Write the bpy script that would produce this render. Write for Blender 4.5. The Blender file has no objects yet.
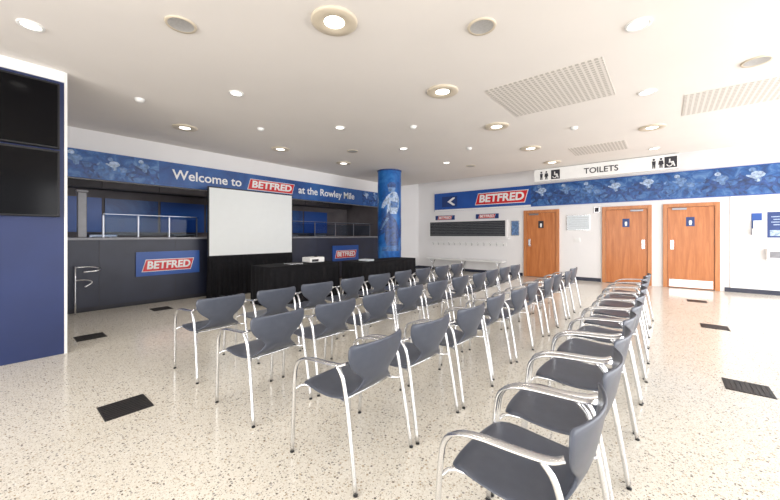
import bpy, bmesh, math, random
from mathutils import Vector, Matrix
random.seed(4)
scene=bpy.context.scene
try:
    scene.view_settings.view_transform='Standard'
    scene.view_settings.exposure=.2
except Exception: pass
COL=scene.collection

# ---------------------------------------------------------------- materials
def nmat(name):
    m=bpy.data.materials.new(name); m.use_nodes=True
    nt=m.node_tree; b=nt.nodes['Principled BSDF']
    return m,nt,b
def mat(name,c,rough=.5,metal=0,noise=0.0,nscale=8,emit=None,es=0,coat=0,spec=.5):
    m,nt,b=nmat(name)
    b.inputs['Roughness'].default_value=rough
    b.inputs['Metallic'].default_value=metal
    b.inputs['Coat Weight'].default_value=coat
    b.inputs['Specular IOR Level'].default_value=spec
    if emit:
        b.inputs['Emission Color'].default_value=(*emit,1); b.inputs['Emission Strength'].default_value=es
    tc=nt.nodes.new('ShaderNodeTexCoord'); n=nt.nodes.new('ShaderNodeTexNoise')
    n.inputs['Scale'].default_value=nscale; n.inputs['Detail'].default_value=4
    r=nt.nodes.new('ShaderNodeValToRGB')
    k=noise
    r.color_ramp.elements[0].position=.3; r.color_ramp.elements[1].position=.7
    r.color_ramp.elements[0].color=(*[max(0,v*(1-k)) for v in c],1)
    r.color_ramp.elements[1].color=(*[min(1,v*(1+k)) for v in c],1)
    nt.links.new(tc.outputs['Object'],n.inputs['Vector']); nt.links.new(n.outputs['Fac'],r.inputs['Fac'])
    nt.links.new(r.outputs['Color'],b.inputs['Base Color'])
    return m
def ramp(nt,els):
    r=nt.nodes.new('ShaderNodeValToRGB'); cr=r.color_ramp
    while len(cr.elements)>1: cr.elements.remove(cr.elements[-1])
    cr.elements[0].position=els[0][0]; cr.elements[0].color=(*els[0][1],1)
    for p,c in els[1:]:
        e=cr.elements.new(p); e.color=(*c,1)
    return r

def floor_mat():
    m,nt,b=nmat('terrazzo')
    tc=nt.nodes.new('ShaderNodeTexCoord')
    big=nt.nodes.new('ShaderNodeTexNoise'); big.inputs['Scale'].default_value=.8
    nt.links.new(tc.outputs['Object'],big.inputs['Vector'])
    rb=ramp(nt,[(.3,(.74,.70,.615)),(.7,(.79,.755,.675))]); nt.links.new(big.outputs['Fac'],rb.inputs['Fac'])
    cur=rb.outputs['Color']
    for sc,thr,pal,keep in ((125,.44,[(0,(.42,.37,.30)),(.35,(.56,.49,.39)),(.6,(.86,.84,.78))],.38),
                            (62,.38,[(0,(.17,.145,.12)),(.25,(.44,.36,.26)),(.55,(.31,.29,.265)),(.8,(.55,.46,.34))],.62)):
        v=nt.nodes.new('ShaderNodeTexVoronoi'); v.inputs['Scale'].default_value=sc
        nt.links.new(tc.outputs['Object'],v.inputs['Vector'])
        sp=nt.nodes.new('ShaderNodeSeparateColor'); nt.links.new(v.outputs['Color'],sp.inputs['Color'])
        r=ramp(nt,pal); r.color_ramp.interpolation='CONSTANT'; nt.links.new(sp.outputs['Green'],r.inputs['Fac'])
        th=nt.nodes.new('ShaderNodeMath'); th.operation='MULTIPLY_ADD'; th.inputs[1].default_value=.22; th.inputs[2].default_value=thr-.12
        nt.links.new(sp.outputs['Blue'],th.inputs[0])
        lt=nt.nodes.new('ShaderNodeMath'); lt.operation='LESS_THAN'
        nt.links.new(v.outputs['Distance'],lt.inputs[0]); nt.links.new(th.outputs[0],lt.inputs[1])
        gt=nt.nodes.new('ShaderNodeMath'); gt.operation='GREATER_THAN'; gt.inputs[1].default_value=keep
        nt.links.new(sp.outputs['Red'],gt.inputs[0])
        mu=nt.nodes.new('ShaderNodeMath'); mu.operation='MULTIPLY'
        nt.links.new(lt.outputs[0],mu.inputs[0]); nt.links.new(gt.outputs[0],mu.inputs[1])
        mx=nt.nodes.new('ShaderNodeMix'); mx.data_type='RGBA'
        nt.links.new(mu.outputs[0],mx.inputs[0]); nt.links.new(cur,mx.inputs[6]); nt.links.new(r.outputs['Color'],mx.inputs[7])
        cur=mx.outputs[2]
    nt.links.new(cur,b.inputs['Base Color']); b.inputs['Roughness'].default_value=.16
    return m

def photo_blue(name,scale=3.0,dark=(.006,.03,.12),mid=(.015,.10,.36),light=(.25,.42,.70),lp=.72):
    m,nt,b=nmat(name)
    tc=nt.nodes.new('ShaderNodeTexCoord')
    n=nt.nodes.new('ShaderNodeTexNoise'); n.inputs['Scale'].default_value=scale; n.inputs['Detail'].default_value=9; n.inputs['Distortion'].default_value=.8; n.inputs['Roughness'].default_value=.62
    nt.links.new(tc.outputs['Object'],n.inputs['Vector'])
    r=ramp(nt,[(.36,dark),(.5,mid),(.62,tuple((a+c)/2 for a,c in zip(mid,light))),(lp,light)])
    nt.links.new(n.outputs['Fac'],r.inputs['Fac']); nt.links.new(r.outputs['Color'],b.inputs['Base Color'])
    b.inputs['Roughness'].default_value=.35
    return m

def wood(name,c1,c2):
    m,nt,b=nmat(name)
    tc=nt.nodes.new('ShaderNodeTexCoord'); mp=nt.nodes.new('ShaderNodeMapping'); mp.inputs['Scale'].default_value=(6,6,.6)
    n=nt.nodes.new('ShaderNodeTexNoise'); n.inputs['Scale'].default_value=3; n.inputs['Detail'].default_value=6; n.inputs['Distortion'].default_value=.6
    r=ramp(nt,[(.3,c1),(.7,c2)])
    nt.links.new(tc.outputs['Object'],mp.inputs['Vector']); nt.links.new(mp.outputs[0],n.inputs['Vector'])
    nt.links.new(n.outputs['Fac'],r.inputs['Fac']); nt.links.new(r.outputs['Color'],b.inputs['Base Color'])
    b.inputs['Roughness'].default_value=.3
    return m
def glassm(name,tint=(1,1,1),mixf=.12):
    m=bpy.data.materials.new(name); m.use_nodes=True; nt=m.node_tree; nt.nodes.clear()
    o=nt.nodes.new('ShaderNodeOutputMaterial'); t=nt.nodes.new('ShaderNodeBsdfTransparent'); t.inputs[0].default_value=(*tint,1)
    g=nt.nodes.new('ShaderNodeBsdfGlossy'); g.inputs['Roughness'].default_value=.03
    mx=nt.nodes.new('ShaderNodeMixShader'); mx.inputs[0].default_value=mixf
    nt.links.new(t.outputs[0],mx.inputs[1]); nt.links.new(g.outputs[0],mx.inputs[2]); nt.links.new(mx.outputs[0],o.inputs[0])
    return m
def perf_mat():
    m,nt,b=nmat('perforated_ceiling')
    tc=nt.nodes.new('ShaderNodeTexCoord'); sx=nt.nodes.new('ShaderNodeSeparateXYZ'); nt.links.new(tc.outputs['Object'],sx.inputs[0])
    outs=[]
    for ax in ('X','Y'):
        a=nt.nodes.new('ShaderNodeMath'); a.operation='MULTIPLY'; a.inputs[1].default_value=1/.06; nt.links.new(sx.outputs[ax],a.inputs[0])
        f=nt.nodes.new('ShaderNodeMath'); f.operation='FRACT'; nt.links.new(a.outputs[0],f.inputs[0])
        l=nt.nodes.new('ShaderNodeMath'); l.operation='LESS_THAN'; l.inputs[1].default_value=.6; nt.links.new(f.outputs[0],l.inputs[0]); outs.append(l)
    mu=nt.nodes.new('ShaderNodeMath'); mu.operation='MULTIPLY'; nt.links.new(outs[0].outputs[0],mu.inputs[0]); nt.links.new(outs[1].outputs[0],mu.inputs[1])
    r=ramp(nt,[(0,(.74,.70,.66)),(1,(.47,.44,.40))]); nt.links.new(mu.outputs[0],r.inputs['Fac']); nt.links.new(r.outputs['Color'],b.inputs['Base Color'])
    b.inputs['Roughness'].default_value=.7
    return m

M=dict(
 floor=floor_mat(),
 ceil=mat('ceiling_paint',(.81,.77,.735),.8,noise=.02,nscale=1),
 wall=mat('white_wall_paint',(.85,.84,.84),.7,noise=.02,nscale=1),
 navy=mat('navy_panel',(.011,.025,.108),.45,noise=.1,nscale=2),
 counter=mat('counter_charcoal_blue',(.016,.020,.042),.4,noise=.15,nscale=3),
 ctop=mat('counter_top',(.22,.22,.24),.3,noise=.1),
 black=mat('black_cloth',(.009,.009,.011),.9,noise=.2,nscale=20,spec=.2),
 gloss=mat('tv_glass_black',(.002,.002,.003),.12,noise=.1,spec=.12),
 bezel=mat('black_plastic',(.012,.012,.014),.35,noise=.1,spec=.3),
 shell=mat('chair_shell_slate',(.068,.078,.105),.33,noise=.08,nscale=20,spec=.45),
 alu=mat('brushed_aluminium',(.74,.75,.77),.26,1,noise=.04,nscale=20),
 chrome=mat('steel',(.6,.6,.62),.25,1,noise=.05),
 dsteel=mat('guard_steel',(.28,.29,.32),.35,1,noise=.05),
 screen=mat('projection_fabric',(.80,.83,.83),.8,noise=.01),
 white=mat('white_plastic',(.85,.85,.84),.4,noise=.02),
 red=mat('sign_red',(.62,.012,.02),.35,noise=.05),
 blue=mat('sign_blue',(.012,.08,.36),.35,noise=.1,nscale=2),
 dblue=mat('sign_navy',(.01,.04,.18),.35,noise=.1,nscale=2),
 pal1=mat('print_pale_blue',(.12,.22,.42),.35,noise=.5,nscale=16),
 pal2=mat('print_mid_blue',(.045,.13,.34),.35,noise=.5,nscale=14),
 pal3=mat('print_dark_navy',(.018,.06,.21),.35,noise=.6,nscale=12),
 pal4=mat('print_white_blue',(.34,.44,.60),.35,noise=.5,nscale=18),
 photo=photo_blue('banner_crowd_print',5,(.010,.05,.18),(.018,.10,.33),(.14,.28,.52),.75),
 photo2=photo_blue('banner_blue_print',1.3,(.010,.045,.19),(.016,.085,.30),(.04,.15,.42),.8),
 pillarm=photo_blue('pillar_print',2.0,(.006,.05,.20),(.008,.11,.40),(.06,.26,.6),.75),
 wood=wood('door_wood',(.44,.135,.034),(.60,.22,.07)),
 woodf=wood('door_frame_wood',(.46,.16,.05),(.60,.25,.095)),
 skirt=mat('dark_skirting',(.03,.035,.06),.4,noise=.1),
 vent=mat('vent_black',(.02,.018,.018),.5,noise=.3,nscale=60),
 trimw=mat('lamp_trim',(.66,.58,.46),.35,noise=.03),
 lamp=mat('lamp_glow',(1,.97,.9),.4,emit=(1,.96,.88),es=4.0),
 speaker=mat('speaker_grey',(.42,.41,.40),.6,noise=.1,nscale=60),
 perf=perf_mat(),
 kit=mat('kitchen_wall',(.13,.115,.12),.6,noise=.2,nscale=2),
 kitd=mat('kitchen_dark',(.045,.042,.05),.5,noise=.2,nscale=2),
 kfloor=mat('kitchen_floor',(.12,.12,.12),.5,noise=.2),
 grey=mat('shutter_grey',(.05,.054,.062),.55,noise=.1,spec=.25),
 ink=mat('black_ink',(.02,.02,.03),.5,noise=.1),
 glass=glassm('window_glass',(1,1,1),.06), kglass=glassm('guard_glass',(.75,.82,.9),.008),
 paper=mat('paper',(.70,.76,.80),.6,noise=.06,nscale=25),
 ext=mat('paving',(.5,.5,.48),.8,noise=.15,nscale=3),
)

# ---------------------------------------------------------------- mesh helpers
def link(o,parent=None):
    COL.objects.link(o)
    if parent is not None: o.parent=parent
    return o
def empty(name,loc=(0,0,0)):
    o=bpy.data.objects.new(name,None); o.location=loc; o.empty_display_size=.1
    COL.objects.link(o); return o
def bm_box(bm,x0,x1,y0,y1,z0,z1,mi=0,bev=0):
    t=bmesh.new(); bmesh.ops.create_cube(t,size=1)
    for v in t.verts: v.co=Vector(((x0+x1)/2+v.co.x*(x1-x0),(y0+y1)/2+v.co.y*(y1-y0),(z0+z1)/2+v.co.z*(z1-z0)))
    if bev: bmesh.ops.bevel(t,geom=t.edges[:],offset=bev,segments=2,affect='EDGES',profile=.5)
    for f in t.faces: f.material_index=mi
    me=bpy.data.meshes.new('t'); t.to_mesh(me); t.free(); bm.from_mesh(me); bpy.data.meshes.remove(me)
def finish(bm,name,mats,parent=None,loc=None,smooth=False,rot=None):
    me=bpy.data.meshes.new(name); bm.to_mesh(me); bm.free()
    for m in mats: me.materials.append(m)
    if smooth:
        for p in me.polygons: p.use_smooth=True
    o=bpy.data.objects.new(name,me)
    if loc is not None: o.location=loc
    if rot is not None: o.rotation_euler=rot
    return link(o,parent)
def box(name,x0,x1,y0,y1,z0,z1,m,parent=None,bev=0):
    c=Vector(((x0+x1)/2,(y0+y1)/2,(z0+z1)/2)); bm=bmesh.new()
    bm_box(bm,x0-c.x,x1-c.x,y0-c.y,y1-c.y,z0-c.z,z1-c.z,0,bev)
    loc=c
    if parent is not None: loc=c-parent.location
    return finish(bm,name,[m],parent,loc)
def catmull(pts,n=6):
    pts=[Vector(p) for p in pts]; out=[]
    P=[pts[0]*2-pts[1]]+pts+[pts[-1]*2-pts[-2]]
    for i in range(1,len(P)-2):
        for k in range(n):
            t=k/n; a,b,c,d=P[i-1],P[i],P[i+1],P[i+2]
            out.append(.5*((2*b)+(-a+c)*t+(2*a-5*b+4*c-d)*t*t+(-a+3*b-3*c+d)*t**3))
    out.append(pts[-1]); return out
def tube(bm,pts,r,mi=0,seg=10,smooth=5,side=None,rw=None):
    pp=catmull(pts,smooth) if smooth else [Vector(p) for p in pts]
    N=len(pp); rings=[]
    prev=None
    for i,p in enumerate(pp):
        t=(pp[min(i+1,N-1)]-pp[max(i-1,0)]).normalized()
        if side is not None: a=Vector(side)
        elif prev is not None: a=prev
        else: a=Vector((1,0,0)) if abs(t.x)<.8 else Vector((0,1,0))
        a=(a-t*a.dot(t)).normalized(); b=t.cross(a); prev=a
        f=i/(N-1)
        rr=r(f) if callable(r) else r
        ww=(rw(f) if callable(rw) else rw) if rw is not None else rr
        rings.append([bm.verts.new(p+a*math.cos(2*math.pi*k/seg)*ww+b*math.sin(2*math.pi*k/seg)*rr) for k in range(seg)])
    for i in range(N-1):
        for k in range(seg):
            f=bm.faces.new((rings[i][k],rings[i][(k+1)%seg],rings[i+1][(k+1)%seg],rings[i+1][k])); f.material_index=mi; f.smooth=True
    for rg in (rings[0][::-1],rings[-1]):
        f=bm.faces.new(rg); f.material_index=mi
def lathe(bm,prof,mi=0,seg=32,c=(0,0,0),mis=None):
    rings=[]
    for r,z in prof:
        rings.append([bm.verts.new((c[0]+r*math.cos(2*math.pi*k/seg),c[1]+r*math.sin(2*math.pi*k/seg),c[2]+z)) for k in range(seg)] if r>1e-6 else [bm.verts.new((c[0],c[1],c[2]+z))])
    for i in range(len(prof)-1):
        a,b=rings[i],rings[i+1]; m_=mis[i] if mis else mi
        for k in range(seg):
            if len(a)==1 and len(b)==1: continue
            if len(a)==1: f=bm.faces.new((a[0],b[k],b[(k+1)%seg]))
            elif len(b)==1: f=bm.faces.new((a[k],b[0],a[(k+1)%seg]))
            else: f=bm.faces.new((a[k],b[k],b[(k+1)%seg],a[(k+1)%seg]))
            f.material_index=m_; f.smooth=True

XW=11.24; YW=7.8; H=3.2
def rotw(w): return (math.pi/2,0,0) if w=='L' else (math.pi/2,0,-math.pi/2)
def P(w,u,off,z,base=None):
    if w=='L': return Vector((u,(YW if base is None else base)-off,z))
    return Vector(((XW if base is None else base)-off,u,z))
def text(name,s,w,u,off,z,size,m,parent,base=None,ext=.003,bold=.012,shear=0,sx=1):
    cu=bpy.data.curves.new(name,'FONT'); cu.body=s; cu.size=size; cu.extrude=ext; cu.offset=bold*size; cu.align_x='CENTER'; cu.align_y='CENTER'; cu.shear=shear
    cu.resolution_u=4
    t=bpy.data.objects.new(name+'_c',cu); COL.objects.link(t)
    bpy.context.view_layer.update()
    dg=bpy.context.evaluated_depsgraph_get(); me=bpy.data.meshes.new_from_object(t.evaluated_get(dg)); me.name=name
    bpy.data.objects.remove(t); me.materials.clear(); me.materials.append(m)
    o=bpy.data.objects.new(name,me)
    loc=P(w,u,off,z,base)
    if parent is not None: loc=loc-parent.location
    o.location=loc; o.rotation_euler=rotw(w); o.scale=(sx,1,1)
    return link(o,parent)
def wpoly(name,pts,w,off,th,m,parent,base=None):
    bm=bmesh.new()
    a=[P(w,u,off,z,base) for u,z in pts]; b=[P(w,u,off+th,z,base) for u,z in pts]
    c=sum(a,Vector())/len(a)
    A=[bm.verts.new(p-c) for p in a]; B=[bm.verts.new(p-c) for p in b]
    bm.faces.new(A); bm.faces.new(B[::-1]); n=len(A)
    for i in range(n): bm.faces.new((A[i],A[(i+1)%n],B[(i+1)%n],B[i]))
    bmesh.ops.recalc_face_normals(bm,faces=bm.faces)
    if parent is not None: c=c-parent.location
    return finish(bm,name,[m],parent,c)
def logo(w,u,z,width,height,off,parent,base=None,nm='logo'):
    s=1 if w=='L' else -1
    sk=height*.14
    def Q(x,y): return (u+s*(x+sk*(y/(height/2))),z+y)
    W2=width/2;H2=height/2
    wpoly(nm+'_border',[Q(-W2,-H2),Q(W2,-H2),Q(W2,H2),Q(-W2,H2)],w,off,.004,M['white'],parent,base)
    e=height*.05
    wpoly(nm+'_red',[Q(-W2+e,-H2+e),Q(W2-e,-H2+e),Q(W2-e,H2-e),Q(-W2+e,H2-e)],w,off+.004,.004,M['red'],parent,base)
    text(nm+'_text','BETFRED',w,u,off+.010,z,height*.86,M['white'],parent,base,bold=.035,shear=.1,sx=width/(height*.86)/4.45)
# --- printed racing figures (flat prints on the banners)
HORSE=[(-.60,.62),(-.57,.70),(-.50,.76),(-.46,.83),(-.43,.76),(-.33,.70),(-.20,.63),(.10,.62),(.30,.66),(.42,.60),(.62,.60),(.68,.50),(.45,.52),
 (.44,.38),(.56,.26),(.66,.10),(.60,.07),(.48,.22),(.34,.32),(.30,.22),(.40,.04),(.33,.02),(.22,.22),(.16,.35),(-.05,.33),(-.18,.35),
 (-.26,.23),(-.44,.16),(-.42,.06),(-.48,.06),(-.51,.20),(-.34,.29),(-.32,.37),(-.48,.36),(-.62,.30),(-.60,.23),(-.66,.24),(-.68,.34),(-.48,.46),(-.36,.50),(-.42,.60),(-.52,.57)]
JOCK=[(-.20,.63),(-.32,.70),(-.30,.74),(-.20,.72),(-.18,.80),(-.08,.85),(.08,.83),(.16,.73),(.12,.66),(.0,.60),(.02,.48),(-.06,.46),(-.04,.56)]
HELM=[(-.24,.86),(-.25,.93),(-.20,.98),(-.13,.99),(-.07,.94),(-.07,.86),(-.14,.83)]
def print_race(w,u0,u1,z0,z1,off,parent,n,base=None,seed=1):
    rnd=random.Random(seed); s=1 if w=='L' else -1
    bm=bmesh.new(); org=parent.location; h=z1-z0; k=0
    nrm=Vector((0,-1,0)) if w=='L' else Vector((-1,0,0))
    def add(pts,cu,sc,mi,dz):
        nonlocal k
        k+=1; vs=[]
        for x,y in pts:
            uu=cu+s*x*sc; zz=z0+dz+y*sc
            uu=max(min(uu,max(u0,u1)),min(u0,u1)); zz=max(min(zz,z1),z0)
            vs.append(bm.verts.new(P(w,uu,off+k*.0002,zz,base)-org))
        f=bm.faces.new(vs); f.material_index=mi
        f.normal_update()
        if f.normal.dot(nrm)<0: f.normal_flip()
        bmesh.ops.triangulate(bm,faces=[f])
    for i in range(n):
        cu=u0+(u1-u0)*(i+.5)/n+rnd.uniform(-.06,.06)
        sc=h*rnd.uniform(.92,1.08); dz=rnd.uniform(-.06,.01)*h
        hm=rnd.choice([2,1,2]); jm=rnd.choice([3,0,3,0])
        add(HORSE,cu,sc,hm,dz); add([(-.12,.62),(.06,.62),(.05,.48),(-.10,.50)],cu,sc,0,dz)
        add([(.12,.60),(.30,.62),(.40,.55),(.36,.44),(.2,.42)],cu,sc,1 if hm==2 else 0,dz)
        add(JOCK,cu,sc,jm,dz); add(HELM,cu,sc,3 if jm==0 else 0,dz)
        add([(-.60,.63),(-.57,.69),(-.50,.74),(-.49,.70),(-.53,.62)],cu,sc,1 if hm==2 else 0,dz)
    return finish(bm,'racing_print',[M['pal1'],M['pal2'],M['pal3'],M['pal4']],parent,(0,0,0))

# ---------------------------------------------------------------- shell
box('floor',-4.2,XW+.2,-4.7,YW+.02,-.1,0,M['floor'])
box('floor_kitchen',-.2,XW+.2,YW+.02,10.2,-.1,0,M['kfloor'])
box('ground_terrace',-14,24,-20,-4.7,-.2,-.05,M['ext'])
box('ceiling',-4.2,9.9,-4.7,10.2,H,H+.35,M['ceil'])
box('ceiling_raised',9.9,XW+.2,-4.7,10.2,H+.35,H+.45,M['ceil'])
box('wall_right',XW,XW+.2,-4.7,10.2,0,H+.35,M['wall'])
box('wall_rear',-4.4,-4.2,-4.7,YW,0,H,M['wall'])
HX0,HX1=.35,9.3
box('wall_left_header',HX0,HX1,YW,YW+.15,2.34,H,M['wall'])
box('wall_left_return',HX1,XW,YW,YW+.15,0,H,M['wall'])
box('wall_left_raised',9.9,XW,YW,YW+.15,H,H+.35,M['wall'])
box('wall_left_end',HX0-.15,HX0,5.47,10.2,0,H,M['wall'])
box('wall_kitchen',HX0,XW,10.0,10.2,0,H,M['kit'])
box('wall_partition_side',HX1,HX1+.15,YW+.15,10.0,0,H,M['kit'])
box('baseboard_right',XW-.015,XW,2.50-3.6,-4.6,0,.1,M['skirt'])
box('baseboard_right',XW-.015,XW,3.62,YW,0,.1,M['skirt'])
box('baseboard_right',XW-.015,XW,1.42,2.47,0,.1,M['skirt'])
box('baseboard_left',HX1,XW-.02,YW-.015,YW,0,.1,M['skirt'])
for i in range(9):
    x=-4.1+i*1.9
    box('trim_mullion',x-.04,x+.04,-4.7,-4.6,0,H,M['alu'])
box('trim_window_head',-4.2,XW,-4.7,-4.6,H-.15,H,M['alu'])
box('trim_window_sill',-4.2,XW,-4.7,-4.6,0,.1,M['alu'])
for i in range(8):
    x=-4.1+i*1.9
    box('window_%d'%(i+1),x+.04,x+1.86,-4.655,-4.645,.1,H-.15,M['glass'])

# ---------------------------------------------------------------- navy tv wall
nv=empty('wall_navy_partition',(-1.5,5.27,0))
box('panel',-4.2,.54,5.27,5.45,0,3.08,M['navy'],nv)
box('edge_strip',.54,.565,5.26,5.47,0,3.2,M['white'],nv)
box('head_strip',-4.2,.54,5.25,5.47,3.08,3.2,M['white'],nv)
for z0,z1 in ((2.31,3.04),(1.55,2.29)):
    tv=empty('wall_television',(-.15,5.25,(z0+z1)/2))
    box('casing',-.82,.50,5.205,5.268,z0,z1,M['bezel'],tv,.008)
    box('display_panel',-.80,.48,5.198,5.206,z0+.02,z1-.025,M['gloss'],tv)

# ---------------------------------------------------------------- counter & hatch
CX0=HX0+.02; CX1=HX1-.02
ct=empty('service_counter',(4.8,YW+.3,0))
box('front_panel',CX0,CX1,YW,YW+.06,.08,1.26,M['counter'],ct)
box('plinth',CX0,CX1,YW+.03,YW+.08,0,.08,M['ink'],ct)
box('carcass',CX0,CX1,YW+.08,YW+.6,0,1.2,M['kitd'],ct)
box('worktop',CX0,CX1,YW-.03,YW+.66,1.26,1.305,M['ctop'],ct,.006)
for x in [HX0+.9+i*1.2 for i in range(7)]:
    box('panel_joint',x-.004,x+.004,YW-.003,YW,.08,1.26,M['ink'],ct)
sg=empty('counter_sign',(2.33,YW,.77)); 
box('board',1.78,2.90,YW-.025,YW-.004,.55,1.02,M['blue'],sg)
logo('L',2.33,.75,.86,.24,.026,sg)
sg=empty('counter_sign',(7.2,YW,.77))
box('board',6.65,7.75,YW-.025,YW-.004,.55,1.02,M['blue'],sg)
logo('L',7.2,.75,.86,.24,.026,sg)

for a,b in ((1.35,2.95),(5.4,8.6)):
    g=empty('sneeze_guard',((a+b)/2,YW+.3,1.305))
    n=int((b-a)/.8)+1
    for i in range(n+1):
        x=a+(b-a)*i/n
        box('post',x-.012,x+.012,YW+.25,YW+.275,1.305,1.72,M['dsteel'],g)
    box('glass_pane',a,b,YW+.262,YW+.268,1.34,1.68,M['kglass'],g)
    box('shelf_glass',a,b,YW+.12,YW+.45,1.72,1.735,M['kglass'],g)
    box('rail',a,b,YW+.25,YW+.275,1.735,1.75,M['dsteel'],g)
k=empty('kitchen_base_cabinet',(4.8,9.7,0))
box('cabinet',.5,9.2,9.5,9.96,0,.95,M['kitd'],k)
box('bench_top',.5,9.2,9.45,9.96,.95,.99,M['dsteel'],k)
k=empty('wall_menu_poster_row',(4.8,9.97,1.75))
for i,x in enumerate([.6+j*1.1 for j in range(7)]):
    box('menu_poster',x,x+1.04,9.965,10.0,1.42,2.2,M['photo2'] if i%2 else M['blue'],k)
k=empty('wall_cabinet_row',(4.8,9.8,2.7))
for i in range(8):
    x=.5+i*1.08; box('cabinet_door',x+.01,x+1.07,9.6,9.63,2.4,3.15,M['kitd'],k,.004)
box('cabinet_body',.5,9.15,9.63,10.0,2.38,3.2,M['kitd'],k)
for x in (1.6,3.2,6.4,7.6):
    bm=bmesh.new(); bm_box(bm,-.25,.25,-.18,.2,0,.38,0,.02); bm_box(bm,-.2,.1,-.19,-.18,.06,.32,1); bm_box(bm,.14,.22,-.19,-.18,.06,.32,2)
    finish(bm,'microwave_oven',[M['dsteel'],M['gloss'],M['bezel']],None,(x,9.71,.992))
bm=bmesh.new(); bm_box(bm,0,.12,0,.12,0,.8,0,.01); bm_box(bm,-.02,.14,-.02,.14,.8,.84,0,.01); finish(bm,'hatch_post',[M['ctop']],None,(.98,YW+.1,1.305))

bn=empty('hatch_banner_sign',(4.8,YW,2.58))
box('board',HX0,9.2,YW-.05,YW-.003,2.34,2.83,M['photo2'],bn)
box('crowd_print',HX0+.4,2.15,YW-.054,YW-.05,2.35,2.82,M['photo'],bn)
box('crowd_print',7.9,9.15,YW-.054,YW-.05,2.35,2.82,M['photo'],bn)
print_race('L',.75,2.15,2.35,2.82,.0545,bn,3,seed=3)
print_race('L',7.9,9.15,2.35,2.82,.0545,bn,3,seed=5)
text('welcome_text','Welcome to',"L",3.10,.055,2.585,.28,M['white'],bn,bold=.014)
logo('L',4.62,2.585,1.25,.27,.052,bn)
text('venue_text','at the Rowley Mile',"L",6.47,.055,2.585,.28,M['white'],bn,bold=.014)
bm=bmesh.new()
tube(bm,[(.0,0,.80),(.18,-.02,.80),(.30,-.10,.77),(.25,-.17,.74),(.08,-.17,.73)],.014)
tube(bm,[(.0,0,.58),(.14,-.04,.58),(.2,-.1,.54),(.10,-.13,.47)],.012)
tube(bm,[(.0,0,.0),(.0,0,.4),(.0,0,.82)],.012,smooth=2)
finish(bm,'curved_handrail',[M['alu']],None,(.92,7.66,0))

# ---------------------------------------------------------------- printed column
bm=bmesh.new()
lathe(bm,[(0,0),(.36,0),(.36,.10),(.335,.11),(.335,3.16),(.35,3.17),(.35,H),(0,H)],seg=48,mis=[1,1,1,0,1,1,1])
pl=finish(bm,'printed_column',[M['pillarm'],M['dblue']],None,(7.38,6.14,0))
def inpoly(x,y,poly):
    c=False; j=len(poly)-1
    for i in range(len(poly)):
        xi,yi=poly[i]; xj,yj=poly[j]
        if (yi>y)!=(yj>y) and x<(xj-xi)*(y-yi)/(yj-yi)+xi: c=not c
        j=i
    return c
def col_print(poly,sc,ang0,z0,mi,rad,bm):
    st=.014
    xs=[p[0] for p in poly]; ys=[p[1] for p in poly]
    x=min(xs)*sc
    while x<max(xs)*sc:
        y=min(ys)*sc
        while y<max(ys)*sc:
            if inpoly((x+st/2)/sc,(y+st/2)/sc,poly):
                q=[]
                for a,b in ((x,y),(x+st,y),(x+st,y+st),(x,y+st)):
                    th=ang0+a/.335; q.append(bm.verts.new((rad*math.cos(th),rad*math.sin(th),z0+b)))
                f=bm.faces.new(q); f.material_index=mi
            y+=st
        x+=st
RHEAD=[(-.10,0),(.22,0),(.26,.35),(.16,.62),(.02,.78),(-.04,.90),(-.10,.80),(-.22,.66),(-.36,.42),(-.40,.30),(-.32,.24),(-.22,.30),(-.14,.34),(-.16,.18)]
RBODY=[(-.12,.62),(.16,.62),(.24,.80),(.26,1.05),(.18,1.22),(.05,1.26),(-.12,1.12),(-.26,.92),(-.30,.80),(-.22,.78),(-.10,.92)]
RFACE=[(-.07,1.24),(.10,1.24),(.13,1.36),(-.09,1.36)]
RHELM=[(-.10,1.36),(.15,1.36),(.14,1.46),(.06,1.52),(-.04,1.51),(-.11,1.44)]
bm=bmesh.new(); base=math.radians(180+39.7)
for a in (0,2.1,4.2):
    col_print(RBODY,1.0,base+a+.15,1.32,3,.337,bm); col_print(RFACE,1.0,base+a+.15,1.32,0,.3375,bm); col_print(RHELM,1.0,base+a+.15,1.32,1,.338,bm)
    col_print([(-.02,.80),(.20,.80),(.22,.95),(-.02,.98)],1.0,base+a+.15,1.32,2,.338,bm)
    col_print([(-.05,1.08),(.06,1.08),(.04,1.2),(-.02,1.17)],1.0,base+a+.15,1.32,0,.338,bm)
    col_print(RHEAD,1.1,base+a+.1,1.05,1,.3395,bm)
    col_print([(-.30,.40),(-.24,.40),(-.04,.70),(-.10,.72)],1.1,base+a+.1,1.05,0,.34,bm)
    col_print([(-.25,.0),(.3,.0),(.3,.18),(-.25,.10)],1,base+a+.1,.9,2,.3405,bm)
finish(bm,'rider_print',[M['pal1'],M['pal3'],M['pal2'],M['pal4']],pl,(0,0,0))

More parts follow.
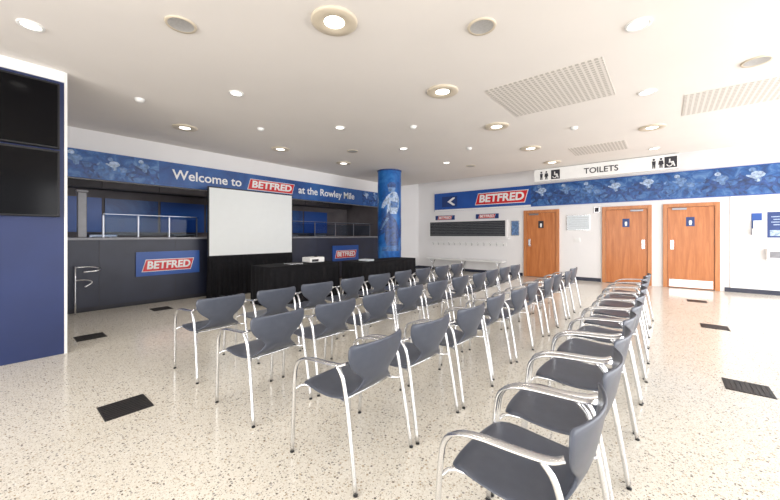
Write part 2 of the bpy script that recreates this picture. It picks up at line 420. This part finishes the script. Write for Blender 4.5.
# ---------------------------------------------------------------- projection screen
def skirt_mesh(bm,x0,x1,y0,y1,z0,z1,mi=0,amp=.018,wl=.11,flare=.02):
    pts=[]; per=[(x0,y0),(x1,y0),(x1,y1),(x0,y1)]
    for i in range(4):
        a=Vector(per[i]+(0,)); b=Vector(per[(i+1)%4]+(0,)); L=(b-a).length; n=max(4,int(L/.022))
        d=(b-a)/L; nr=Vector((d.y,-d.x,0))
        for k in range(n): pts.append((a+d*L*k/n,nr,k/n*L))
    lv=6; rings=[]
    for j in range(lv+1):
        f=j/lv; z=z1+(z0-z1)*f
        rings.append([bm.verts.new(p+nr*((amp*math.sin(s/wl*2*math.pi)+amp*.5*math.sin(s/wl*3.7+1))*min(1,f*2)*(min(1,s/.05))+flare*f)+Vector((0,0,z))) for p,nr,s in pts])
    n=len(pts)
    for j in range(lv):
        for i in range(n):
            f=bm.faces.new((rings[j][i],rings[j+1][i],rings[j+1][(i+1)%n],rings[j][(i+1)%n])); f.smooth=True; f.material_index=mi
    f=bm.faces.new(rings[0]); f.material_index=mi
ps=empty('projection_screen',(3.98,7.45,0))
box('frame',2.95,5.02,7.455,7.50,.88,2.39,M['bezel'],ps,.004)
box('screen_fabric',2.975,4.995,7.448,7.456,.905,2.365,M['screen'],ps)
bm=bmesh.new(); skirt_mesh(bm,-1.02,1.03,.0,.06,.01,.89,amp=.02); finish(bm,'skirt_drape',[M['black']],ps,(0,0,0))
for x in (3.2,4.75):
    box('foot',x-.03,x+.03,7.2,7.75,0,.04,M['bezel'],ps)
    
# ---------------------------------------------------------------- draped tables
def dtable(x0,x1,y0,y1):
    bm=bmesh.new(); cx,cy=(x0+x1)/2,(y0+y1)/2
    skirt_mesh(bm,x0-cx,x1-cx,y0-cy,y1-cy,.01,.75,amp=.015,wl=.16)
    finish(bm,'draped_table',[M['black']],None,(cx,cy,0))
dtable(3.3,5.0,5.62,6.3)
dtable(5.12,7.1,5.02,5.66)
bm=bmesh.new(); bm_box(bm,-.19,.19,-.15,.15,.012,.12,0,.018); 
lathe(bm,[(0,0),(.035,0),(.04,.0),(.04,.02)],mi=1,seg=16,c=(.08,.02,.12))
for sx in (-.14,.14):
    for sy in (-.11,.11): bm_box(bm,sx-.012,sx+.012,sy-.012,sy+.012,0,.014,1)
bm_box(bm,-.15,.02,-.154,-.15,.03,.08,1)
finish(bm,'video_projector',[M['white'],M['bezel']],None,(4.5,5.9,.752))
bm=bmesh.new(); bm_box(bm,-.16,.16,-.11,.11,0,.018,0,.004); bm_box(bm,-.14,.14,-.06,.08,.018,.021,1)
finish(bm,'closed_laptop',[M['alu'],M['bezel']],None,(4.0,5.9,.752))
bm=bmesh.new()
for i in range(6):
    a=random.uniform(-.15,.15); bm_box(bm,-.105+a*.1,.105+a*.1,-.148,.148,i*.006,i*.006+.005)
finish(bm,'paper_stack',[M['paper']],None,(5.6,5.35,.752))

# ---------------------------------------------------------------- chairs
def make_chair():
    prof=[(.245,.425,.185),(.235,.446,.205),(.18,.455,.228),(.08,.447,.236),(-.02,.440,.236),(-.11,.444,.222),(-.165,.460,.195),
          (-.200,.492,.135),(-.216,.525,.105),(-.226,.555,.130),(-.236,.590,.185),(-.246,.64,.228),(-.256,.69,.243),(-.264,.735,.240),(-.268,.757,.222)]
    nu=10; bm=bmesh.new(); g=[]
    for j,(y,z,w) in enumerate(prof):
        f=max(0,(j-6)/(len(prof)-7))
        row=[]
        for i in range(nu+1):
            u=-1+2*i/nu
            yy=y+ (0.06*abs(u)**2.0)*f; zz=z
            if f==0: zz=z-.012*(1-u*u)+(-.008*u**4); yy=y-(.02*u*u if j<3 else 0)
            else: zz=z-.014*u*u*f*f+.012*abs(u)**3*f
            row.append(bm.verts.new((u*w,yy,zz)))
        g.append(row)
    for j in range(len(g)-1):
        for i in range(nu): bm.faces.new((g[j][i],g[j][i+1],g[j+1][i+1],g[j+1][i]))
    bmesh.ops.recalc_face_normals(bm,faces=bm.faces)
    me=bpy.data.meshes.new('s'); bm.to_mesh(me); bm.free()
    o=bpy.data.objects.new('s',me); COL.objects.link(o)
    so=o.modifiers.new('a','SOLIDIFY'); so.thickness=.014; so.offset=0
    sb=o.modifiers.new('b','SUBSURF'); sb.levels=1; sb.render_levels=1
    bpy.context.view_layer.update()
    dg=bpy.context.evaluated_depsgraph_get(); m2=bpy.data.meshes.new_from_object(o.evaluated_get(dg)); bpy.data.objects.remove(o)
    out=bmesh.new(); out.from_mesh(m2)
    for f in out.faces: f.smooth=True; f.material_index=0
    for s in (-1,1):
        X=.252*s
        tube(out,[(X*.97,.275,.0),(X*.98,.258,.25),(X,.24,.45),(X,.222,.55),(X,.17,.602),(X,.08,.626),(X,-.06,.636),(X*.98,-.16,.645),(X*.93,-.20,.66)],
             lambda f:.0115 if f<.45 else .0085, mi=1,seg=10,smooth=4,side=(1,0,0),rw=lambda f:.0115 if f<.42 else min(.021,.0115+(f-.42)*.12))
        tube(out,[(X*.97,-.13,.638),(X*.97,-.175,.58),(X*.96,-.205,.45),(X*.98,-.245,.22),(X*1.0,-.28,.0)],.0115,mi=1,seg=10,smooth=4)
        tube(out,[(X,.245,.40),(X*.8,.2,.425),(X*.75,0,.423),(X*.8,-.15,.43),(X*.96,-.207,.43)],.009,mi=1,seg=8,smooth=3)
        for (fx,fy) in ((X*.97,.275),(X*1.0,-.28)):
            lathe(out,[(0,0),(.013,0),(.013,.008),(.0,.009)],mi=2,seg=10,c=(fx,fy,0))
    tube(out,[(-.2,.17,.425),(0,.17,.42),(.2,.17,.425)],.009,mi=1,seg=8,smooth=2)
    tube(out,[(-.2,-.12,.422),(0,-.12,.418),(.2,-.12,.422)],.009,mi=1,seg=8,smooth=2)
    me=bpy.data.meshes.new('conference_chair'); out.to_mesh(me); out.free()
    for m in (M['shell'],M['alu'],M['bezel']): me.materials.append(m)
    return me
CH=make_chair()
def chair(x,y,r):
    o=bpy.data.objects.new('conference_chair',CH); o.location=(x,y+.27,0); o.rotation_euler=(0,0,math.radians(r)); COL.objects.link(o)
for y,x0,n in ((1.23,1.44,10),(2.24,1.41,10),(3.30,1.46,9)):
    for i in range(n):
        chair(x0+.595*i+random.uniform(-.015,.015),y+random.uniform(-.03,.03),random.uniform(-4,3))
for i in range(10):
    chair(1.36+.56*i+random.uniform(-.01,.01),.165+random.uniform(-.02,.02),random.uniform(-2,2))

# ---------------------------------------------------------------- right wall: banner, doors, etc.
rb=empty('wall_banner_sign',(XW,2.6,2.6))
box('board',XW-.05,XW-.003,-3.4,7.0,2.27,2.96,M['blue'],rb)
box('crowd_print',XW-.056,XW-.05,-3.38,3.35,2.29,2.94,M['photo'],rb)
print_race('R',3.35,-3.38,2.29,2.94,.0565,rb,10,seed=8)
box('lower_stripe',XW-.057,XW-.05,3.35,6.98,2.27,2.33,M['white'],rb)
logo('R',4.35,2.63,1.75,.42,.052,rb)
wpoly('arrow_frame',[(6.65,2.42),(6.0,2.42),(6.0,2.82),(6.65,2.82)],'R',.05,.006,M['dblue'],rb)
wpoly('arrow',[(6.42,2.62),(6.18,2.77),(6.10,2.77),(6.10,2.73),(6.27,2.62),(6.10,2.51),(6.10,2.47),(6.18,2.47)],'R',.056,.004,M['white'],rb)

def door(n,ya,yb,kick,flip=False):
    d=empty('door_%d'%n,(XW,(ya+yb)/2,0)); top=2.15; fw=.09
    box('frame_side',XW-.045,XW,ya-fw,ya,0,top,M['woodf'],d,.005)
    box('frame_side',XW-.045,XW,yb,yb+fw,0,top,M['woodf'],d,.005)
    box('frame_head',XW-.045,XW,ya,yb,top-fw,top,M['woodf'],d,.005)
    box('leaf',XW-.022,XW-.001,ya+.006,yb-.006,.012,top-fw-.006,M['wood'],d,.002)
    box('shadow_gap',XW-.004,XW-.0005,ya,yb,0,top-fw,M['ink'],d)
    hy=yb-.09 if not flip else ya+.09
    box('push_plate',XW-.027,XW-.022,hy-.035,hy+.035,.98,1.22,M['chrome'],d,.002)
    bm=bmesh.new(); tube(bm,[(-.02,0,-.1),(-.06,0,-.1),(-.065,0,-.06),(-.065,0,.06),(-.06,0,.1),(-.02,0,.1)],.009,smooth=3)
    finish(bm,'pull_handle',[M['chrome']],d,Vector((XW,hy,1.1))-d.location)
    if kick: box('kick_plate',XW-.026,XW-.022,ya+.03,yb-.03,.03,.22,M['chrome'],d)
    cy=(ya+yb)/2
    box('door_sign',XW-.026,XW-.022,cy-.08,cy+.08,1.57,1.80,M['ink'] if n==1 else M['dblue'],d)
    wpoly('pictogram',[(cy-.02,1.60),(cy+.02,1.60),(cy+.03,1.68),(cy+.02,1.72),(cy-.02,1.72),(cy-.03,1.68)],'R',.026,.003,M['white'],d)
    box('closer',XW-.07,XW-.022,hy-.28 if not flip else hy,hy if not flip else hy+.28,top-fw-.07,top-fw-.02,M['dsteel'],d,.004)
door(1,2.60,3.49,False); door(2,.36,1.30,False,True); door(3,-.93,-.05,True)

sh=empty('shuttered_hatch',(XW,5.6,1.5))
box('frame',XW-.06,XW-.002,4.12,7.25,1.27,1.87,M['white'],sh,.004)
for i in range(9):
    z=1.31+i*.06; box('slat',XW-.068,XW-.06,4.18,7.19,z,z+.058,M['grey'],sh,.001)
box('sill',XW-.16,XW-.002,4.05,7.3,1.20,1.24,M['white'],sh,.004)
for c in (6.55,4.85):
    s=empty('small_wall_sign',(XW,c,2.0)); box('board',XW-.02,XW-.002,c-.42,c+.42,1.93,2.10,M['dblue'],s)
    logo('R',c,2.015,.6,.14,.021,s)
bm=bmesh.new(); bm_box(bm,-.02,0,-1.5,1.5,-.05,.05,0,.004)
for i in range(13):
    y=-1.4+i*.233
    tube(bm,[(-.02,y,.0),(-.07,y,-.01),(-.09,y,.03),(-.085,y,.06)],.008,mi=1,seg=6,smooth=2); tube(bm,[(-.02,y,-.02),(-.05,y,-.06),(-.07,y,-.05)],.008,mi=1,seg=6,smooth=2)
finish(bm,'coat_hook_rail',[M['white'],M['chrome']],None,(XW,5.65,1.03))
bm=bmesh.new(); bm_box(bm,-.4,0,-1.5,1.5,.42,.47,0,.008)
for y in (-1.3,0,1.3):
    tube(bm,[(-.03,y,.42),(-.2,y,.2),(-.34,y,0)],.014,mi=1,smooth=0); tube(bm,[(-.36,y,.42),(-.2,y,.2),(-.06,y,0)],.014,mi=1,smooth=0)
finish(bm,'wall_bench',[M['white'],M['alu']],None,(XW-.04,5.65,0))

def frame(name,y,z,w,h,inner,lines=True):
    e=empty(name,(XW,y,z))
    box('frame',XW-.025,XW-.002,y-w/2,y+w/2,z-h/2,z+h/2,M['chrome'],e,.003)
    box('sheet',XW-.028,XW-.025,y-w/2+.02,y+w/2-.02,z-h/2+.02,z+h/2-.02,inner,e)
    if lines:
        for i in range(5):
            zz=z+h/2-.08-i*(h-.14)/5; box('print_line',XW-.0295,XW-.028,y-w/2+.06,y+w/2-.06-.04*(i%3),zz-.004,zz,M['ctop'],e)
frame('framed_notice',3.86,1.58,.27,.5,M['pal1'])
frame('notice_board',2.0,1.72,.62,.46,M['paper'])
frame('framed_notice',1.52,2.08,.14,.16,M['ink'],False)
box('light_switch',XW-.02,XW-.001,1.95,2.1,1.14,1.26,M['white'],None,.004)
e=empty('blue_wall_poster',(XW,-1.97,1.58))
box('frame',XW-.02,XW-.001,-2.2,-1.76,1.27,1.89,M['white'],e,.003)
box('sheet',XW-.024,XW-.02,-2.18,-1.78,1.29,1.87,M['dblue'],e)
for i in range(4): box('print_line',XW-.026,XW-.024,-2.12,-1.84-.03*(i%2),1.75-i*.06,1.77-i*.06,M['pal4'],e)
box('print_panel',XW-.026,XW-.024,-2.14,-1.82,1.33,1.46,M['pal4'],e)
e=empty('wall_leaflet_dispenser',(XW,-1.62,1.6))
box('back',XW-.02,XW,-1.70,-1.54,1.35,1.85,M['blue'],e)
box('tray',XW-.1,XW-.02,-1.70,-1.54,1.35,1.5,M['white'],e,.005); box('leaflets',XW-.08,XW-.03,-1.69,-1.56,1.38,1.68,M['paper'],e)
e=empty('wall_payphone',(XW,-1.9,.9))
box('body',XW-.14,XW-.002,-2.0,-1.75,.78,1.05,M['white'],e,.02); box('front',XW-.145,XW-.14,-1.96,-1.80,.84,.98,M['ctop'],e)
e=empty('wall_conduit',(XW,-1.2,1)); box('pipe',XW-.02,XW-.002,-1.215,-1.195,.1,2.27,M['white'],e)

ts=empty('toilets_sign',(9.88,1.3,3.0))
box('panel',9.84,9.895,-.24,2.85,2.83,3.195,M['white'],ts,.004)
for zz in (2.835,3.18): box('panel_edge_line',9.838,9.84,-.24,2.85,zz,zz+.012,M['speaker'],ts)
text('toilets_text','TOILETS','R',1.25,.003,3.0,.20,M['ink'],ts,base=9.84,bold=.012)
def person(y,kind):
    z=2.89; t='R'
    wpoly('pictogram_body',[(y-.028,z),(y-.008,z),(y,z+.09),(y+.008,z),(y+.028,z),(y+.028,z+.08),(y+.05 if kind else y+.03,z+.08),(y+.036,z+.17),(y-.036,z+.17),(y-.05 if kind else y-.03,z+.08),(y-.028,z+.08)],t,.001,.004,M['ink'],ts,base=9.84)
    c=[(y+.024*math.cos(a*math.pi/6),z+.205+.024*math.sin(a*math.pi/6)) for a in range(12)]
    wpoly('pictogram_head',c,t,.001,.004,M['ink'],ts,base=9.84)
def wheelchair_icon(y):
    wpoly('pictogram_square',[(y-.11,2.88),(y+.11,2.88),(y+.11,3.13),(y-.11,3.13)],'R',.0,.003,M['ink'],ts,base=9.84)
    ring=[]
    for a in range(-2,9): ring.append((y+.02+.055*math.cos(a*.5+2.2),2.96+.055*math.sin(a*.5+2.2)))
    for a in range(8,-3,-1): ring.append((y+.02+.038*math.cos(a*.5+2.2),2.96+.038*math.sin(a*.5+2.2)))
    wpoly('pictogram_wheel',ring,'R',.003,.003,M['white'],ts,base=9.84)
    wpoly('pictogram_sitter',[(y+.03,3.08),(y+.005,3.08),(y+.005,3.02),(y-.05,3.02),(y-.08,2.91),(y-.055,2.91),(y-.035,2.99),(y+.03,2.99)],'R',.003,.003,M['white'],ts,base=9.84)
for y in (2.66,.20): person(y,0); person(y-.13,1)
wheelchair_icon(2.30); wheelchair_icon(-.10)

# ---------------------------------------------------------------- ceiling fittings
def downlight(x,y,R,big):
    bm=bmesh.new()
    if big: lathe(bm,[(R*.36,-.004),(R*.52,-.02),(R*.93,-.022),(R,-.012),(R,0)],mi=1,seg=36); lathe(bm,[(0,-.012),(R*.44,-.012)],mi=0,seg=36)
    else: lathe(bm,[(R*.7,-.004),(R*.8,-.012),(R*.97,-.012),(R,0)],mi=1,seg=28); lathe(bm,[(0,-.006),(R*.75,-.006)],mi=0,seg=28)
    o=finish(bm,'recessed_downlight',[M['lamp'],M['trimw'] if big else M['white']],None,(x,y,H-.001))
    ld=bpy.data.lights.new('bulb','SPOT'); ld.energy=14 if big else 9; ld.shadow_soft_size=.08; ld.spot_size=2.2; ld.spot_blend=.8; ld.color=(1,.91,.78)
    l=bpy.data.objects.new('bulb',ld); l.location=(0,0,-.05); link(l,o)
for x in (1.90,3.71,5.49,7.34,9.1): downlight(x,2.2,.20,True)
for x in (2.14,3.98,5.8): downlight(x,6.35,.19,True)
downlight(7.24,.17,.19,True)
for x in (3.63,5.42,9.05): downlight(x,.18,.10,False)
for x in (.23,2.05,3.84,5.64,7.44): downlight(x,4.3,.09,False)
for x,y in ((1.07,3.27),(2.78,1.25),(5.2,-.75),(5.1,5.3),(8.2,4.0)):
    bm=bmesh.new(); lathe(bm,[(0,-.008),(.1,-.008),(.118,-.014),(.125,0)],mis=[0,1,1],seg=32)
    finish(bm,'ceiling_speaker',[M['speaker'],M['trimw']],None,(x,y,H-.001))
for x,y in ((4.6,3.3),(6.4,1.2),(6.5,3.2),(3.0,5.4),(1.3,5.5)):
    bm=bmesh.new(); lathe(bm,[(0,-.045),(.03,-.043),(.05,-.03),(.055,-.012),(.06,0)],seg=20)
    finish(bm,'smoke_detector',[M['white']],None,(x,y,H-.001))
for a,b,c,d in ((4.05,5.25,.5,1.78),(5.85,6.85,-1.7,-.2),(7.9,8.7,.6,1.6)):
    bm=bmesh.new(); bm_box(bm,-(b-a)/2,(b-a)/2,-(d-c)/2,(d-c)/2,-.006,0)
    finish(bm,'perforated_air_grille',[M['perf']],None,((a+b)/2,(c+d)/2,H-.0005))

for x,y in ((.68,3.26),(.85,5.86),(2.0,7.1),(4.27,-.56),(6.79,-.56),(9.2,-.5)):
    bm=bmesh.new(); bm_box(bm,-.15,.15,-.15,.15,.0,.004)
    for i in range(9): bm_box(bm,-.14,.14,-.135+i*.0325,-.125+i*.0325,.004,.007,0)
    finish(bm,'floor_vent',[M['vent']],None,(x,y,.0))

# ---------------------------------------------------------------- light
w=bpy.data.worlds.new('world'); scene.world=w; w.use_nodes=True
bg=w.node_tree.nodes['Background']; bg.inputs[0].default_value=(.95,.96,1,1); bg.inputs[1].default_value=1.6
def area(name,loc,rot,sx,sy,e,c):
    ld=bpy.data.lights.new(name,'AREA'); ld.shape='RECTANGLE'; ld.size=sx; ld.size_y=sy; ld.energy=e; ld.color=c
    o=bpy.data.objects.new(name,ld); o.location=loc; o.rotation_euler=rot; COL.objects.link(o)
area('window_daylight',(6,-4.4,1.6),(math.radians(90),0,0),10,2.6,390,(.98,.98,1))
area('rear_fill_light',(-4.0,.5,1.7),(math.radians(90),0,math.radians(-90)),8,2.6,320,(1,.98,.95))  # added fill lamp before the solid rear wall, which has no window
area('kitchen_light',(4.5,8.9,3.1),(0,0,0),6,.4,22,(1,.9,.8))

cd=bpy.data.cameras.new('camera'); cam=bpy.data.objects.new('camera',cd); COL.objects.link(cam)
cd.sensor_width=36; cd.lens=331.7/780*36; cd.shift_y=-15/780; cd.clip_start=.02
cam.location=(0,0,1.35); cam.rotation_euler=(math.radians(90),0,-math.radians(50.34))
scene.camera=cam
